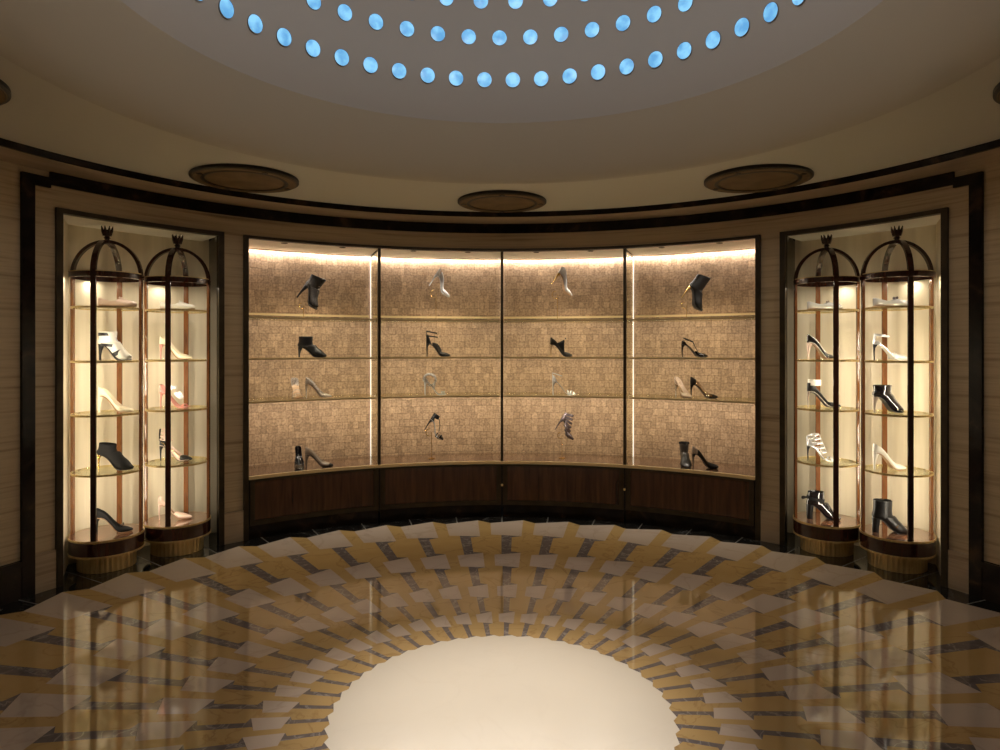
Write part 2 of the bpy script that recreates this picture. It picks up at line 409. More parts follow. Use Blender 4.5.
for i in range(-5, 7):
    dome_light(.992, 1.47, -.22, -5.2 + 8.55 * i, dl('highest', i + 1, 4), 'blue lights, top row of the dome')

# ------------------------------------------------------------------ bronze discs in the soffit
def vent(a, label):
    c = P(1.69, a, .774)
    t = thing('ceiling_vent', label, 'ceiling vent', c, -a * D2R, 'round bronze ceiling vents')
    R = .232 * S
    tilt = bpy.data.objects
    b = MB().ringlathe([(R, .012), (R, -.012), (R * .97, -.022), (R * .80, -.022), (R * .775, -.010), (R * .775, .012)], n=72); o1 = b.build('outer_ring', VENTM, t, True)
    b = MB().ringlathe([(R * .81, .010), (R * .81, -.0235), (R * .745, -.0235), (R * .745, .010)], n=72)
    b2 = b.ringlathe([(R * 1.015, .012), (R * 1.015, -.014), (R * .955, -.0235), (R * .955, .0)], n=72); b.build('shadow_gap_ring', VENTD, t, True)
    b = MB().lathe([(R * .775, .01), (R * .775, -.014), (R * .74, -.020), (R * .70, -.017), (.01, -.017)], n=72); b.build('centre_disc', VENTM, t)
    for k in range(4):
        q = MB().box((R * .88 * math.cos(k * math.pi / 2), R * .88 * math.sin(k * math.pi / 2), -.0225), (.030, .030, .006), k * math.pi / 2 + .78)
        q.build('fixing_stud', VENTD, t)
    return t
vent(0, 'round bronze ceiling vent straight above the middle showcase')
vent(-44.2, 'round bronze ceiling vent over the pilaster left of the middle showcase')
vent(44.0, 'round bronze ceiling vent over the pilaster right of the middle showcase')
vent(-88.0, 'round bronze ceiling vent cut off by the left edge of the picture')
vent(88.0, 'round bronze ceiling vent cut off by the right edge of the picture')

# ------------------------------------------------------------------ middle showcase shell
m_ = MB(); m_.sector(RB, RB + .03, -A_VI, A_VI, -.76, ZT + .03, 1.0); struct(m_.build('wall_showcase', SHING))
m_ = MB(); m_.sector(RW + .0155, RB + .03, -A_VI, A_VI, ZT - .004, ZT + .03); struct(m_.build('ceiling_showcase', WHITEC))
m_ = MB()
for s_ in (-1, 1): m_.sector(RW + .005, RB, s_ * A_VI, s_ * (A_VI + .5), -1, ZT)
struct(m_.build('wall_showcase_side', SHING))
m_ = MB()
m_.sector(RW - .012, RW + .02, -A_VO, A_VO, ZT - .003, ZT + .012)
for s_ in (-1, 1): m_.sector(RW - .014, RW + .03, s_ * A_VO, s_ * A_VI, -1, ZT)
struct(m_.build('trim_5', BRONZE))
SHZ = [.160, -.060, -.290]
# lamps: slot along the top of the cladding, downlights in the showcase ceiling
FA = 19.75
bays = [(-A_VI, -FA), (-FA, 0), (0, FA), (FA, A_VI)]
for bi, (a, b) in enumerate(bays):
    am = (a + b) / 2
    for k in (.25, .75):
        aa = a + (b - a) * k
        lamp('AREA', 'slot_lamp', P(2.392, aa, ZT - .008), E_COVE, (1, .94, .87), P(2.405, aa, .2), shape='RECTANGLE', size=.60, size_y=.012)
    for k in (.28, .72):
        aa = a + (b - a) * k
        t = thing('downlight', 'small round downlight in the showcase ceiling, %s from the left' % ORD[bi * 2 + (k > .5)], 'downlight', P(2.115, aa, ZT - .004), 0, 'downlights in the showcase ceiling')
        MB().ringlathe([(.026, .004), (.026, -.003), (.018, -.003), (.018, .004)], n=24).build('bezel', BRONZE, t, True)
        MB().lathe([(.018, .001), (.017, -.001), (.001, -.001)], n=20).build('lens', DARKV, t, True)
        lamp('SPOT', 'downlight_lamp', P(2.115, aa, ZT - .012), E_DOWN, (1, .87, .70), P(2.25, am, -.25), spot_size=74 * D2R, spot_blend=.8, shadow_soft_size=.015)

# deck (one continuous polished top with a brass nosing)
t = thing('display_deck', 'long curved polished wood deck with brass front edge under the showcase shelves', 'display deck', P(2.2, 0, -.70))
def par(o, t):
    o.parent = t; o.location = o.location - t.location; return o
b = MB().sector(RW - .004, RB, -A_VI, A_VI, -.692, -.676); par(b.build('deck_top', DECK), t)
b = MB().sector(RW - .016, RW - .003, -A_VI, A_VI, -.689, -.672); par(b.build('brass_edge', RAIL), t)
names = ['left end', 'left of centre', 'right of centre', 'right end']
for (a, b_), nm in zip(bays, names):
    t = thing('base_cabinet', 'dark walnut base cabinet under the showcase, %s bay' % nm, 'cabinet', P(2.1, (a + b_) / 2, -1), 0, 'base cabinets under the showcase')
    g = .14
    q = MB().sector(RW + .004, RB, a + g, b_ - g, -1, -.693); par(q.build('body', BRONZE), t)
    q = MB().sector(RW - .012, RW + .004, a + g, b_ - g, -.93, -.905); q.sector(RW - .012, RW + .004, a + g, b_ - g, -.703, -.692)
    for e0, e1 in ((a + g, a + g + .75), (b_ - g - .75, b_ - g)): q.sector(RW - .012, RW + .004, e0, e1, -.905, -.703)
    par(q.build('door_frame', BRONZE), t)
    q = MB().sector(RW - .004, RW + .003, a + g + .75, b_ - g - .75, -.905, -.703); par(q.build('door_panel', WALNUT), t)
    q = MB().sector(RW + .001, RW + .004, a + g, b_ - g, -1, -.93); par(q.build('toe_kick', NERO), t)
for aa, lb in ((0.0, 'small brass lock on the seam between the two middle cabinets'), (FA, 'small brass lock on the seam below the right glass divider')):
    q = MB().lathe([(.011, 0), (.011, .004), (.007, .006), (.007, .012), (.003, .013)], n=20)
    o = q.build('lock', BRASS, None, True); o.location = P(RW - .013, aa, -.812)
    o.rotation_euler = Vector((-math.sin(aa * D2R), -math.cos(aa * D2R), 0)).to_track_quat('Z', 'Y').to_euler(); tag(o, lb, 'lock')
# dividers
for aa, lb in ((-FA, 'glass divider with dark front post between the two left bays'), (0, 'glass divider with dark front post in the middle of the showcase'), (FA, 'glass divider with dark front post between the two right bays')):
    t = thing('showcase_divider', lb, 'divider', P(2.2, aa, -.672))
    q = MB().sector(RW - .010, RW + .012, aa - .22, aa + .22, -.674, ZT - .004); par(q.build('front_post', BRONZE), t)
    q = MB().sector(RW + .013, RB - .022, aa - .06, aa + .06, -.675, ZT - .014); par(q.build('glass_panel', FINGL), t)
    q = MB().sector(RW + .012, RB - .004, aa - .10, aa + .10, ZT - .0135, ZT - .002); par(q.build('top_rail', BRONZE), t)
    q = MB().sector(RB - .021, RB - .003, aa - .05, aa + .05, -.675, ZT - .014); par(q.build('light_strip', LEDM), t)
# seams below dividers
for aa, lb in ((-FA, 'dark bronze cover strip between the two left base cabinets'), (0, 'dark bronze cover strip between the two middle base cabinets'), (FA, 'dark bronze cover strip between the two right base cabinets')):
    q = MB().sector(RW - .014, RW + .002, aa - .12, aa + .12, -.94, -.692); o = q.build('cover_strip', DARKV); tag(o, lb, 'cover strip')
# shelves
SHZ = [.160, -.060, -.290]
lv = ['top', 'middle', 'lowest']
for li, z in enumerate(SHZ):
    for (a, b_), nm in zip(bays, names):
        t = thing('glass_shelf', '%s glass shelf in the %s bay of the showcase' % (lv[li], nm), 'shelf', P(2.2, (a + b_) / 2, z), 0, 'glass shelves in the showcase')
        th = .030 if li == 0 else .008
        q = MB().sector(RW + .045, RB - .001, a + .3, b_ - .3, z - .008, z); par(q.build('glass', GLASS), t)
        q = MB().sector(RW + .036, RW + .0445, a + .3, b_ - .3, z - .009, z + .001); par(q.build('front_rail', RAIL), t)
        if li == 0:
            q = MB().sector(RB - .02, RB - .003, a + .3, b_ - .3, z + .022, z + .034); par(q.build('back_rail', RAIL), t)
        for k in (.25, .75): lamp('AREA', 'shelf_fill', P(RW + .052, a + (b_ - a) * k, z - .013), E_SHELF * (1.5 if li == 2 else .8), WHITE, P(RB, a + (b_ - a) * k, z - (.25 if li == 2 else .13)), shape='RECTANGLE', size=.5, size_y=.008)  # added fill lights hidden behind the rails to brighten the cladding evenly

# ------------------------------------------------------------------ the two case niches
RN = 2.335
for s_ in (-1, 1):
    nm = 'left' if s_ < 0 else 'right'
    aol, air = 64.0, 46.2            # back corners (outer side, inner side)
    aol = abs(ray(68, RN)); air = abs(ray(209, RN))
    m_ = MB(); m_.sector(RN, RN + .03, s_ * air, s_ * aol, -1, ZT + .02, 1.0); struct(m_.build('wall_niche_%s' % nm, CREAM))
    def slabq(a1, r1, a2, r2, th, name, mt):
        b = MB(); k = 0
        p = [P(r1, s_ * a1, -1), P(r2, s_ * a2, -1)]; d = (p[1] - p[0]).normalized(); nrm = Vector((d.y, -d.x, 0))
        if nrm.dot(Vector((0, 0, 0)) - 0 * p[0] + (P(2.2, s_ * 54, -1) - p[0])) > 0: nrm = -nrm
        nrm *= th
        pts = [p[0], p[1], p[1] + nrm, p[0] + nrm]; H = Vector((0, 0, S * (1 + ZT)))
        b.v = [tuple(x) for x in pts] + [tuple(x + H) for x in pts]
        for f in ((0, 1, 2, 3), (4, 7, 6, 5), (0, 4, 5, 1), (1, 5, 6, 2), (2, 6, 7, 3), (3, 7, 4, 0)): b.face(list(f))
        return struct(b.build(name, mt))
    slabq(A_NI, RW + .01, aol, RN, .02, 'wall_niche_%s_outer' % nm, CREAM)
    slabq(A_MI + .35, RW + .01, air, RN, .02, 'wall_niche_%s_inner' % nm, NERO)
    m_ = MB(); m_.sector(RW + .0205, RN + .03, s_ * (A_MI), s_ * (A_NI + 1.5), ZT - .004, ZT + .02); struct(m_.build('ceiling_niche_%s' % nm, WHITEC))
    m_ = MB(); m_.sector(RW - .014, RW + .02, s_ * A_MO, s_ * A_NO, ZT - .006, ZT + .014)
    m_.sector(RW - .014, RW + .02, s_ * A_NO, s_ * A_NI, -1, ZT); m_.sector(RW - .014, RW + .02, s_ * A_MO, s_ * (A_MI + .3), -1, ZT)
    struct(m_.build('trim_%d' % (6 if s_ < 0 else 7), BRONZE))

# ------------------------------------------------------------------ domed display cases
RC = .148 * S
ZSH = [.180, -.062, -.300, -.562]
def band_arc(pts, nrm_side, wd, th):
    """flat strip along pts; nrm_side = sideways direction"""
    rings = []
    for i, p in enumerate(pts):
        t = (pts[min(i + 1, len(pts) - 1)] - pts[max(i - 1, 0)]).normalized(); s = nrm_side; o = t.cross(s).normalized()
        rings.append([p + s * wd / 2 + o * th / 2, p - s * wd / 2 + o * th / 2, p - s * wd / 2 - o * th / 2, p + s * wd / 2 - o * th / 2])
    return rings
def make_case(label):
    t = thing('display_case', label, 'display case')
    zr = 1.309 * S; zd = .152 * S; z0 = .075 * S          # ring height, drum top, drum bottom
    MB().lathe([(RC * .80, .002), (RC * .80, z0 - .006), (RC * .84, z0)], n=72, flute=.02).build('brass_plinth', BRASS, t)
    o = MB().lathe([(RC * 1.01, z0 + .010), (RC * 1.01, zd - .012)], n=64).build('drum', MAHOG, t, True)
    for z_, h_ in ((z0, .012), (zd - .014, .014)):
        MB().ringlathe([(RC * 1.005, z_), (RC * 1.025, z_), (RC * 1.025, z_ + h_), (RC * 1.005, z_ + h_)], n=64).build('brass_band', BRASS, t)
    MB().lathe([(RC * 1.004, zd - .012), (RC * 1.004, zd)], n=64).build('drum_top', DRUMTOP, t)
    pw = .034
    for k in range(4):
        a = k * math.pi / 2 - math.pi / 2; c = Vector((math.cos(a), math.sin(a), 0))
        b = MB().box(tuple(c * (RC * .97)) [:2] + ((zd + zr) / 2,), (.018, pw, zr - zd), a)
        bevel(b.build('post', LIT_AMBERW if k != 0 else MAHOG, t), .003)  # backlit shade put into the front post's darker wood, lamplight into the amber
    MB().ringlathe([(RC * .93, zr), (RC * 1.01, zr), (RC * 1.01, zr + .034), (RC * 1.0, zr + .036), (RC * .93, zr + .036)], n=64).build('top_ring', MAHOG, t)
    MB().ringlathe([(RC * .96, zr + .0365), (RC * 1.013, zr + .0365), (RC * 1.013, zr + .041), (RC * .96, zr + .041)], n=64).build('ring_bead', BRASS, t)
    hd = .160 * S
    for k in range(4):
        a = k * math.pi / 2 - math.pi / 2; c = Vector((math.cos(a), math.sin(a), 0)); side = Vector((-c.y, c.x, 0))
        pts = [c * (RC * .975 * math.cos(q * math.pi / 2 / 14)) + Vector((0, 0, zr + .02 + hd * math.sin(q * math.pi / 2 / 14))) for q in range(15)]
        MB().loft(band_arc(pts, side, pw, .020)).build('dome_rib', MAHOG, t, False)
    zt = zr + .02 + hd
    f = MB().lathe([(.014, zt - .02), (.028, zt - .010), (.028, zt + .004), (.016, zt + .010), (.015, zt + .018), (.023, zt + .024), (.015, zt + .031), (.018, zt + .045), (.029, zt + .078), (.022, zt + .078), (.010, zt + .05)], n=24)
    for k in range(8):
        a = k * math.pi / 4; c = Vector((math.cos(a), math.sin(a), 0))
        f.tube([c * .019 + Vector((0, 0, zt + .040)), c * .029 + Vector((0, 0, zt + .072)), c * .037 + Vector((0, 0, zt + .104))], [.010, .010, .003], 6)
    f.build('crown_finial', MAHOG, t, True)
    for z in ZSH:
        zz = (z + 1) * S
        o = MB().lathe([(RC * .93, zz - .008), (RC * .93, zz)], n=56).build('shelf', GLASS, t)
        MB().ringlathe([(RC * .935, zz - .012), (RC * .955, zz - .012), (RC * .955, zz + .001), (RC * .935, zz + .001)], n=64).build('brass_rim', BRASS, o)
    return t
def dup(root):
    r = root.copy(); COL.objects.link(r)
    for ch in list(root.children):
        c = ch.copy(); COL.objects.link(c); c.parent = r
        for g in ch.children:
            d = g.copy(); COL.objects.link(d); d.parent = c
    return r
CC = [(-1.807, 1.202), (-1.600, 1.436), (1.600, 1.436), (1.807, 1.202)]
CL = ['domed display case at the far left with a black suede bootie and bow pump',
      'domed display case of the left pair, nearer the middle showcase',
      'domed display case of the right pair, nearer the middle showcase',
      'domed display case at the far right with a gold-chained black boot on its base']
proto = make_case(CL[0]); cases = []
for i, (x, y) in enumerate(CC):
    c = proto if i == 0 else dup(proto)
    c.location = (x * S, y * S, 0); c.rotation_euler = (0, 0, (10 if x < 0 else -10) * D2R)
    tag(c, CL[i], 'display case', 'domed display cases'); cases.append(c)
    R = Matrix.Rotation(c.rotation_euler.z, 3, 'Z'); cen = Vector((x * S, y * S, 0))
    back = Vector((x, y, 0)).normalized() * (.06 * S)
    for k in (0, 1, 3):                      # light lines let into the inner face of the posts
        a = k * math.pi / 2 - math.pi / 2; d = R @ Vector((math.cos(a), math.sin(a), 0))
        for zz, sz, ff in ((-.62, .62, .72), (-.13, .60, .85)):
            p = cen + d * (RC * .97 - .012) + Vector((0, 0, (zz + 1) * S))
            q = cen + back + Vector((0, 0, p.z))
            lamp('AREA', 'case_lamp', p, E_CASE * ff * (1 if k == 0 else .3), (1, .88, .68), q, shape='RECTANGLE', size=.008, size_y=sz)
    for k in range(4):                       # lamps under the ring, shining down only
        a = (k + .5) * math.pi / 2 - math.pi / 2; d = R @ Vector((math.cos(a), math.sin(a), 0))
        p = cen + d * (RC * .95) + Vector((0, 0, 1.309 * S - .003))
        lamp('AREA', 'ring_lamp', p, E_RING, (1, .88, .68), p - Vector((0, 0, 1)) + back * 1.0, shape='RECTANGLE', size=.012, size_y=.012)

#SHOES#
# ------------------------------------------------------------------ shoes
def leather(name, c, rough=.35, metal=0.0, coat=0.0, bump=0.0):
    m = mat(name, c, rough, metal, coat=coat)
    if bump: noisy(m, [(.35, tuple(x * .55 for x in c)), (.65, tuple(min(1, x * 1.35) for x in c))], (1, 1, 1), 140, 3, bump=bump)
    return m
BLK = leather('black_leather', (.004, .0035, .004), .42)
PAT = leather('black_patent', (.008, .007, .009), .08, coat=1.0)
SUE = leather('black_suede', (.006, .005, .005), .9)
MSH = leather('black_mesh', (.022, .017, .014), .55, bump=.4)
SHEER = leather('dark_sheer', (.035, .030, .026), .3, coat=.4)
GLIT = leather('silver_glitter', (.46, .40, .35), .35, .5, bump=.6)
SILV = leather('silver_leather', (.84, .84, .86), .25, .35)
NUDE = leather('nude_leather', (.62, .47, .36), .35)
NUDG = leather('grey_beige_leather', (.34, .27, .21), .4)
CRM = leather('cream_satin', (.80, .70, .52), .4)
WHT = leather('white_leather', (.82, .78, .70), .35)
ROSE = leather('rose_leather', (.55, .22, .18), .3)
BLUSH = leather('blush_leather', (.74, .55, .45), .35)
LIN = leather('tan_lining', (.55, .36, .22), .5)
SOLE_T = leather('tan_sole', (.40, .24, .13), .4)
SOLE_B = leather('black_sole', (.012, .010, .010), .4)
SNAKE = leather('snake_print', (.40, .37, .33), .3, .3, bump=.8)
METM = leather('pewter_leather', (.26, .21, .22), .22, .6, bump=.5)
CLR = glassy('clear_vinyl', (.90, .84, .78), .35, .12)

def interp(tab, s):
    for i in range(len(tab) - 1):
        if s <= tab[i + 1][0]:
            t = (s - tab[i][0]) / (tab[i + 1][0] - tab[i][0])
            a = tab[max(i - 1, 0)]; b = tab[i]; c = tab[i + 1]; d = tab[min(i + 2, len(tab) - 1)]
            t2 = t * t; t3 = t2 * t
            return tuple((2 * t3 - 3 * t2 + 1) * b[k] + (t3 - 2 * t2 + t) * (c[k] - a[k]) * .5 + (-2 * t3 + 3 * t2) * c[k] + (t3 - t2) * (d[k] - b[k]) * .5 for k in range(1, len(b)))
    return tuple(tab[-1][1:])

def ring(b, t, w, c=1.0, n=18, pw=.85):
    """cross section from bottom point b to top point t (x,z), half width w; c=1 closed over the top, 0 open"""
    out = []; am = math.pi / 2 + c * math.pi / 2; zt = 1 - math.cos(am)
    for i in range(n + 1):
        q = -1 + 2 * i / n; a = q * am
        y = w * math.copysign(abs(math.sin(a)) ** pw, a); h = (1 - math.cos(a)) / zt
        out.append(Vector((b[0] + (t[0] - b[0]) * h, y, b[1] + (t[1] - b[1]) * h)))
    return out
def sole_tab(L_, hh, pf=0.0, flat=False):
    if flat: pts = [(0, .012, .008), (.3, .3, .006), (.6, .62, .001), (.8, .82, .002), (1, 1, .012)]; return [(s, x * L_, z + pf) for s, x, z in pts]
    pts = [(0, .012, 1.0), (.14, .12, .985), (.26, .24, .90), (.38, .36, .66), (.5, .48, .34), (.6, .58, .10), (.70, .68, .005), (.82, .81, .0), (.92, .92, .012), (1, 1.0, .05)]
    return [(s, x * L_, z * hh + pf) for s, x, z in pts]
WT = [(0, .005), (.03, .013), (.12, .022), (.3, .022), (.45, .025), (.62, .036), (.72, .038), (.84, .030), (.94, .016), (1, .003)]
WR = [(0, .006), (.03, .018), (.12, .028), (.3, .027), (.45, .028), (.62, .037), (.75, .040), (.87, .036), (.96, .022), (1, .004)]
def finish(o, sub=1):
    if sub: m_ = o.modifiers.new('subdivision', 'SUBSURF'); m_.levels = sub; m_.render_levels = sub
    return o
def lofted(name, rings, m, t, th=.0016, lining=None, cap0=False, cap1=True, sub=1):
    o = MB().loft(rings, cap0, cap1, closed=False).build(name, [m, lining or m], t, True)
    if th:
        so = o.modifiers.new('thickness', 'SOLIDIFY'); so.thickness = th; so.offset = 1
    return finish(o, sub)
def heel_part(t, hh, x0=.012, m=None, kind='stiletto', name='heel', xt=.0, L_=.22):
    b = MB(); n = 10
    if kind == 'stiletto':
        prof = [(1.0, .034, .020, .025), (.92, .024, .015, .020), (.78, .014, .0075, .016), (.45, .0095, .005, .015), (.06, .0075, .004, .016), (0, .0085, .0045, .016)]
    elif kind == 'block':
        prof = [(1.0, .052, .026, .030), (.85, .046, .023, .028), (.4, .040, .020, .026), (0, .040, .020, .026)]
    else:
        prof = [(1.0, .042, .023, .029), (.88, .032, .018, .024), (.6, .020, .011, .019), (.3, .014, .008, .017), (0, .013, .0075, .017)]
    rings = []
    for f, ln, hw, cx in prof:
        z = hh * f + (.004 if f == 1 else 0)
        rings.append([Vector((x0 + cx - .018 + xt * (1 - f) + ln / 2 * math.cos(2 * math.pi * j / n), hw * math.sin(2 * math.pi * j / n) * .9, z)) for j in range(n)])
    return b.loft(rings).build(name, m, t, True)
def sole_part(t, tab, W, m, th=.003, wf=.93, name='sole'):
    rings = []
    for i in range(15):
        s = .02 + .97 * i / 14; x, z = interp(tab, s); w_ = interp(W, s)[0] * wf
        rings.append([Vector((x, y * w_, z - k)) for y, k in ((-1, -.001), (1, -.001), (1, th), (-1, th))])
    return MB().loft(rings).build(name, m, t)
def upper(t, tab, W, tops, m, lining, name='upper', s0=0.0, s1=1.0, n=22, th=.0016):
    """tops: (s, height of the topline above the sole, closedness, lean)"""
    rings = []
    for i in range(n + 1):
        s = s0 + (s1 - s0) * i / n; x, z = interp(tab, s); w_ = max(.0015, interp(W, s)[0]); h, c, ln = interp(tops, s)
        c = min(1, max(0, c)); rings.append(ring((x, z), (x + ln, z + max(.004, h)), w_, c))
    return lofted(name, rings, m, t, th, lining, cap0=(s0 == 0))
def band(t, b, top, w_, wd, m, a0=-1.0, a1=1.0, name='strap', n=22, th=.0018):
    """strap along an elliptical ring through b (bottom/back) and top (x,z); wd wide along the shoe; a range -1..1 of the half turn"""
    d = Vector((top[0] - b[0], 0, top[1] - b[1])).normalized(); nr = Vector((d.z, 0, -d.x))
    c = Vector(((b[0] + top[0]) / 2, 0, (b[1] + top[1]) / 2)); h = Vector(((top[0] - b[0]) / 2, 0, (top[1] - b[1]) / 2))
    rings = []; full = a0 <= -1 and a1 >= 1
    m_ = n if full else n + 1
    for i in range(m_):
        a = (a0 + (a1 - a0) * i / n) * math.pi
        p = c + h * math.cos(a) + Vector((0, w_ * math.sin(a), 0))
        o = (h.normalized() * math.cos(a) + Vector((0, math.sin(a), 0))).normalized() * th
        rings.append([p + nr * wd / 2 + o, p - nr * wd / 2 + o, p - nr * wd / 2, p + nr * wd / 2])
    if full: rings.append(rings[0])
    return MB().loft(rings, not full, not full).build(name, m, t, True)
def vamp_strap(t, tab, W, s, hgt, wd, m, lean=0.0, name='strap'):
    x, z = interp(tab, s); w_ = interp(W, s)[0] + .002
    return band(t, (x - lean, z - hgt * .9), (x + lean, z + hgt), w_, wd, m, -.56, .56, name)
def bow(t, c, sz, m, name='bow'):
    b = MB()
    for s_ in (-1, 1):
        k = Vector(c)
        b.loft([[k + Vector((math.cos(q) * r * .35, s_ * y, math.sin(q) * r * .5)) for q in [2 * math.pi * j / 8 for j in range(8)]] for y, r in ((.0, sz * .22), (sz * .3, sz * .5), (sz * .75, sz * .75), (sz, sz * .6), (sz * 1.08, sz * .2))])
    b.lathe([(.001, -sz * .2), (sz * .22, -sz * .12), (sz * .22, sz * .12), (.001, sz * .2)], tuple(c), 10)
    return b.build(name, m, t, True)

PUMP = [(0, .060, 0, .004), (.04, .058, 0, .004), (.12, .048, 0, .002), (.25, .041, 0, 0), (.4, .036, 0, 0), (.52, .035, .0, 0), (.62, .036, .25, 0), (.68, .036, .85, 0), (.75, .034, 1, 0), (.85, .027, 1, 0), (.95, .016, 1, 0), (1, .006, 1, 0)]
def root(name, label, group=None):
    return thing(name, label, 'shoe', group=group)

def pump(label, m=BLK, hh=.10, L_=.20, lining=LIN, sole=SOLE_T, heelm=None, hk='stiletto', cap=None, W=WT, name='high_heeled_pump', extra=None, tops=PUMP, pf=0.0, mid=None):
    t = root(name, label); tab = sole_tab(L_, hh, .003 + pf)
    if mid is not None:      # clear side, opaque heel cup and toe
        upper(t, tab, W, tops, m, lining, 'heel_cup', 0, .22, 8)
        upper(t, tab, W, tops, mid, mid, 'clear_side', .22, .80, 16, th=.0008)
        upper(t, tab, W, tops, cap or m, lining, 'toe_cap', .80, 1, 8)
    elif cap is not None:
        upper(t, tab, W, tops, m, lining, 'upper', 0, .88, 20)
        upper(t, tab, W, tops, cap, lining, 'toe_cap', .88, 1, 6)
    else: upper(t, tab, W, tops, m, lining)
    sole_part(t, tab, W, sole)
    if pf: sole_part(t, [(s, x, z if s > .55 else z) for s, x, z in tab], W, m, .003 + pf * .6, .9, 'platform')
    heel_part(t, hh, m=heelm or m, kind=hk)
    if extra: extra(t, tab, W)
    return t

def boot(label, m=BLK, hh=.09, L_=.205, sh=.10, sole=SOLE_B, heelm=None, hk='cone', W=WR, name='ankle_boot', extra=None, lean=0.0, open_toe=False, pf=0.0, dip=0.0, wt=.046):
    t = root(name, label); tab = sole_tab(L_, hh, .003 + pf)
    X = lambda s: interp(tab, s)
    rs = []
    top = hh + sh; q = L_ / .205
    rs.append(ring((.008 - lean, top), (.112 + lean * .4, top - dip), wt * .86))
    rs.append(ring((.010 - lean * .6, top - sh * .3), (.110 + lean * .3, top - sh * .33 - dip * .8), wt * .82))
    rs.append(ring((.008, top - sh * .58), (.109, hh + sh * .34 + .008), wt * .76))
    rs.append(ring((.001, hh + .030), (.112, hh + .030), wt * .72))
    rs.append(ring((-.002, hh + .012), (.117, hh + .014), wt * .70))
    F = [(.122, hh * .97 + .006), (.129, hh * .87 + .010), (.137, hh * .73 + .016), (.147, hh * .56 + .026), (.157, hh * .36 + .036), (.167, .056 + pf), (.179, .041 + pf), (.191, (.022 if W is WT else .029) + pf)]
    for (fx, fz), s in zip(F, (.03, .16, .29, .42, .54, .66, .80, .92)):
        x, z = X(s); w_ = (interp(W, s)[0] if s > .1 else .024) + .004
        rs.append(ring((x, z), (fx * q, max(fz, z + .016)), w_))
    if not open_toe:
        x, z = X(1.0); rs.append(ring((x - .004, z), (x - .001, z + .014), .010 if W is WT else .018)); rs.append(ring((x, z + .003), (x + .001, z + .009), .003))
    lofted('upper', rs, m, t, .002, LIN, cap0=False, cap1=not open_toe)
    sole_part(t, tab, W, sole)
    if pf: sole_part(t, tab, W, m, .003 + pf * .7, .95, 'platform')
    heel_part(t, hh, m=heelm or m, kind=hk)
    if extra: extra(t, tab, W)
    return t

def sandal(label, m=BLK, hh=.10, L_=.20, sole=SOLE_T, heelm=None, hk='stiletto', W=WT, bed=None, cup=.055, straps=(), ankles=(), name='strappy_sandal', extra=None, toe=None, back=0):
    """straps: (s, height, width, lean); ankles: (back x, back z over heel, front x, front z over heel, half width, strap width)"""
    t = root(name, label); tab = sole_tab(L_, hh, .004)
    sole_part(t, tab, W, sole); sole_part(t, [(s, x, z + .003) for s, x, z in tab], W, bed or m, .001, .97, 'footbed')
    heel_part(t, hh, m=heelm or m, kind=hk)
    if cup: upper(t, tab, W, [(0, cup, 0, .004), (.12, cup * .8, 0, .002), (.2, cup * .3, 0, 0), (.24, .004, 0, 0)], m, LIN, 'heel_cup', 0, .24, 8)
    if back: MB().loft(band_arc([Vector((.004, 0, hh + cup * .8)), Vector((.003, 0, hh + (cup + back) * .5)), Vector((.007, 0, hh + back))], Vector((0, 1, 0)), .022, .003)).build('back_strap', m, t)
    for s, h, wd, ln in straps: vamp_strap(t, tab, W, s, h * .82, wd, m, ln, 'vamp_strap')
    for bx, bz, fx, fz, hw, wd in ankles: band(t, (bx, hh + bz), (fx, hh + fz), hw, wd, m, name='ankle_strap')
    if toe: upper(t, tab, W, [(toe, .034, .9, 0), (toe + .06, .034, 1, 0), (.85, .028, 1, 0), (.95, .016, 1, 0), (1, .006, 1, 0)], m, LIN, 'toe_vamp', toe, 1, 10)
    if extra: extra(t, tab, W)
    return t
def shank_ties(t, hh, bars, m, name='strap'):
    """straight straps joining two points: list of ((x,y,z),(x,y,z))"""
    for a, b_ in bars: MB().tube([a, b_], .003, 8).build(name, m, t, True)
def buckle(t, c, m=GOLD, sz=.010):
    return MB().tube([(c[0] - sz / 2, c[1], c[2] - sz / 2), (c[0] + sz / 2, c[1], c[2] - sz / 2), (c[0] + sz / 2, c[1], c[2] + sz / 2), (c[0] - sz / 2, c[1], c[2] + sz / 2)], .0014, 6, True).build('buckle', m, t)

def put(t, X, r, z, rz=0.0, pitch=0.0, sc=1.1, dz=0.0, lift=0.0):
    """stand the shoe on a surface at height z (eye heights): X bearing of the shoe's middle"""
    a = ray(X, r); p = P(r, a, z)
    R = Matrix.Rotation(rz * D2R, 3, 'Z') @ Matrix.Rotation(pitch * D2R, 3, 'Y')
    mid = R @ Vector((.10 * sc, 0, 0))
    t.rotation_euler = R.to_euler(); t.scale = (sc, sc, sc)
    t.location = (p.x - mid.x, p.y - mid.y, p.z + .0015 + dz)
    return t

